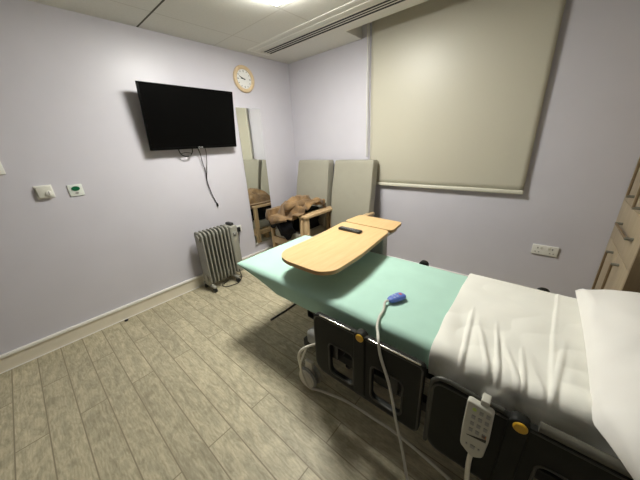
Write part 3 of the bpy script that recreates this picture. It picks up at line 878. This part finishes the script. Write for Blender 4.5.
e0 = HM @ Vector((-.05, 0, .014)); e1 = HM @ Vector((-.075, 0, .013))
build('lead', B().tube([e0, e1, (2.270, -1.700, ZT + .010), (2.278, -1.755, ZT + .009), (2.300, -1.815, ZT + .004), (2.330, -1.862, .668), (2.352, -1.898, .662), (2.372, -1.910, .60), (2.418, -1.918, .49), (2.459, -1.922, .318), (2.500, -1.928, .17), (2.534, -1.938, .04), (2.56, -1.955, .008), (2.62, -2.03, .006), (2.72, -2.12, .006)], lambda s: .0062, 10), CABLE, t)

# ------------------------------------------------------------------ bed control hung on the rail
t = thing('bed_control', (2.735, -1.935, .44), 'white bed control panel with buttons hooked on the head rail', 'bed control')
YC = -1.937
cp = [(2.695, .660), (2.769, .652), (2.773, .53), (2.768, .444), (2.738, .420), (2.698, .454), (2.695, .53)]
cp = smooth_poly([(a, c) for a, c in cp], .012)
build('body', B().plate([cp], .024, .004, face_ny(YC)), DIMWHITE, t)
build('hook', B().box(2.729, 2.753, YC - .002, YC + .034, .648, .676, .004).box(2.729, 2.753, YC + .022, YC + .031, .630, .670, .003), DIMWHITE, t)
kb = B()
for r_ in range(4):
    for c_ in range(3):
        if (r_, c_) == (0, 0): continue
        xx = 2.720 + c_ * .0185; zz = .632 - r_ * .029
        kb.box(xx - .0055, xx + .0055, YC - .0145, YC - .0115, zz - .0075, zz + .0075, .001, 1)
k2 = B(); k2.box(2.714, 2.720, YC - .0145, YC - .0115, .470, .477).box(2.728, 2.742, YC - .0145, YC - .0115, .466, .480).box(2.750, 2.756, YC - .0145, YC - .0115, .472, .479)
build('keypad', kb, GREYPL, t)
build('lower_keypad', k2, GREYPL, t)
build('tilt_symbol', B().plate([[(2.711, .514), (2.766, .522), (2.766, .534)]], .003, 0, face_ny(YC - .0125)), BLACK, t)
build('orange_key', B().box(2.752, 2.764, YC - .0145, YC - .0115, .537, .551, .001), ORANGE, t)
build('indicator', B().cyl((2.719, YC - .0115, .636), (2.719, YC - .0145, .636), .006, n=16), LIME, t)
build('lead', B().tube([(2.735, YC, .432), (2.735, YC - .002, .36), (2.745, YC - .004, .24), (2.75, YC + .01, .10), (2.78, YC + .02, .012), (2.90, YC + .02, .009), (3.05, YC + .03, .009)], lambda s: .008 if s < .4 else .0065, 10), CABLEW, t)

# ------------------------------------------------------------------ mains lead along the floor
pc = build('mains_lead', B().tube([(1.975, -1.865, .425), (1.915, -1.915, .395), (1.875, -1.925, .33), (1.855, -1.905, .22), (1.855, -1.885, .10), (1.875, -1.862, .02), (1.96, -1.825, .009), (2.11, -1.790, .008), (2.29, -1.780, .008), (2.43, -1.778, .008), (2.68, -1.812, .008), (2.95, -1.88, .008), (3.2, -1.93, .008)], .0075, 10).tube([(1.905, -1.885, .38), (1.895, -1.905, .33), (1.875, -1.915, .27), (1.858, -1.908, .21)], .006, 10), CABLEW)
tag(pc, 'pale mains lead looping from the bed corner along the floor', 'cable')

# ------------------------------------------------------------------ double socket
t = thing('double_socket', (2.85, 0, .49), 'white double wall socket between the blind and the wardrobe', 'socket')
build('plate', B().box(2.768, 2.935, -.014, 0, .485, .568, .004), WHITE, t)
for xx in (2.805, 2.898):
    build('rocker', B().box(xx - .008 + (.022 if xx < 2.85 else -.022), xx + .008 + (.022 if xx < 2.85 else -.022), -.018, -.013, .535, .558, .002), OFFWHITE, t)
    for q in ((-.004, .004, .536, .550), (-.016, -.007, .505, .512), (.007, .016, .505, .512)):
        build('pin_hole', B().box(xx + q[0], xx + q[1], -.0147, -.0135, q[2], q[3]), GREYPL, t)

# ------------------------------------------------------------------ wardrobe
WX, WN = 3.18, -.69
t = thing('wardrobe', (3.47, -.345, 0), 'tall pale oak wardrobe with bow handles in the right corner', 'wardrobe')
build('carcass', B().box(WX + .02, RX - .003, WN + .002, -.003, 0, 2.1), WARDWOOD, t, False)
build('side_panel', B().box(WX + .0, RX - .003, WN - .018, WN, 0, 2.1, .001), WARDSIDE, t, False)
def bow(y0, z0, y1, z1, parent):
    x = WX
    d = Vector((0, y1 - y0, z1 - z0)).normalized()
    hb_ = B().tube([(x - .030, y0, z0), (x - .030, y1, z1)], .0065, 10, False)
    p = build('handle', hb_, HANDLEWOOD, parent)
    for (yy, zz) in ((y0, z0), (y1, z1)):
        build('handle_post', B().cyl((x + .001, yy, zz), (x - .034, yy, zz), .0085, n=14, bev=.001), VINYL_D, p)
zs = (.06, .715, .985, 2.09)
mid = -.36
for (ya, yb, hy) in ((mid + .0015, -.004, -.245), (WN + .002, mid - .0015, -.475)):
    d = build('door', B().box(WX, WX + .019, ya, yb, zs[0], zs[1] - .0015, .0015), WARDWOOD, t)
    bow(hy, .38, hy, .672, d)
    d = build('door', B().box(WX, WX + .019, ya, yb, zs[2] + .0015, zs[3], .0015), WARDWOOD, t)
    bow(hy, 1.045 if hy > -.3 else 1.02, hy, 1.34, d)
d = build('drawer', B().box(WX, WX + .019, WN + .002, -.004, zs[1] + .0015, zs[2] - .0015, .0015), WARDWOOD, t)
bow(-.215, .862, -.555, .862, d)
build('plinth', B().box(WX + .03, RX - .01, WN + .01, -.01, 0, .058), VINYL_D, t, False)

# ------------------------------------------------------------------ world and view
w = bpy.data.worlds.new('world'); S.world = w; w.use_nodes = True
w.node_tree.nodes['Background'].inputs['Color'].default_value = (0.5, 0.5, 0.5, 1)
w.node_tree.nodes['Background'].inputs['Strength'].default_value = 0.0
S.view_settings.view_transform = 'Standard'; S.view_settings.look = 'None'
S.view_settings.gamma = 1.0; S.view_settings.use_curve_mapping = False
S.view_settings.exposure = 0.0
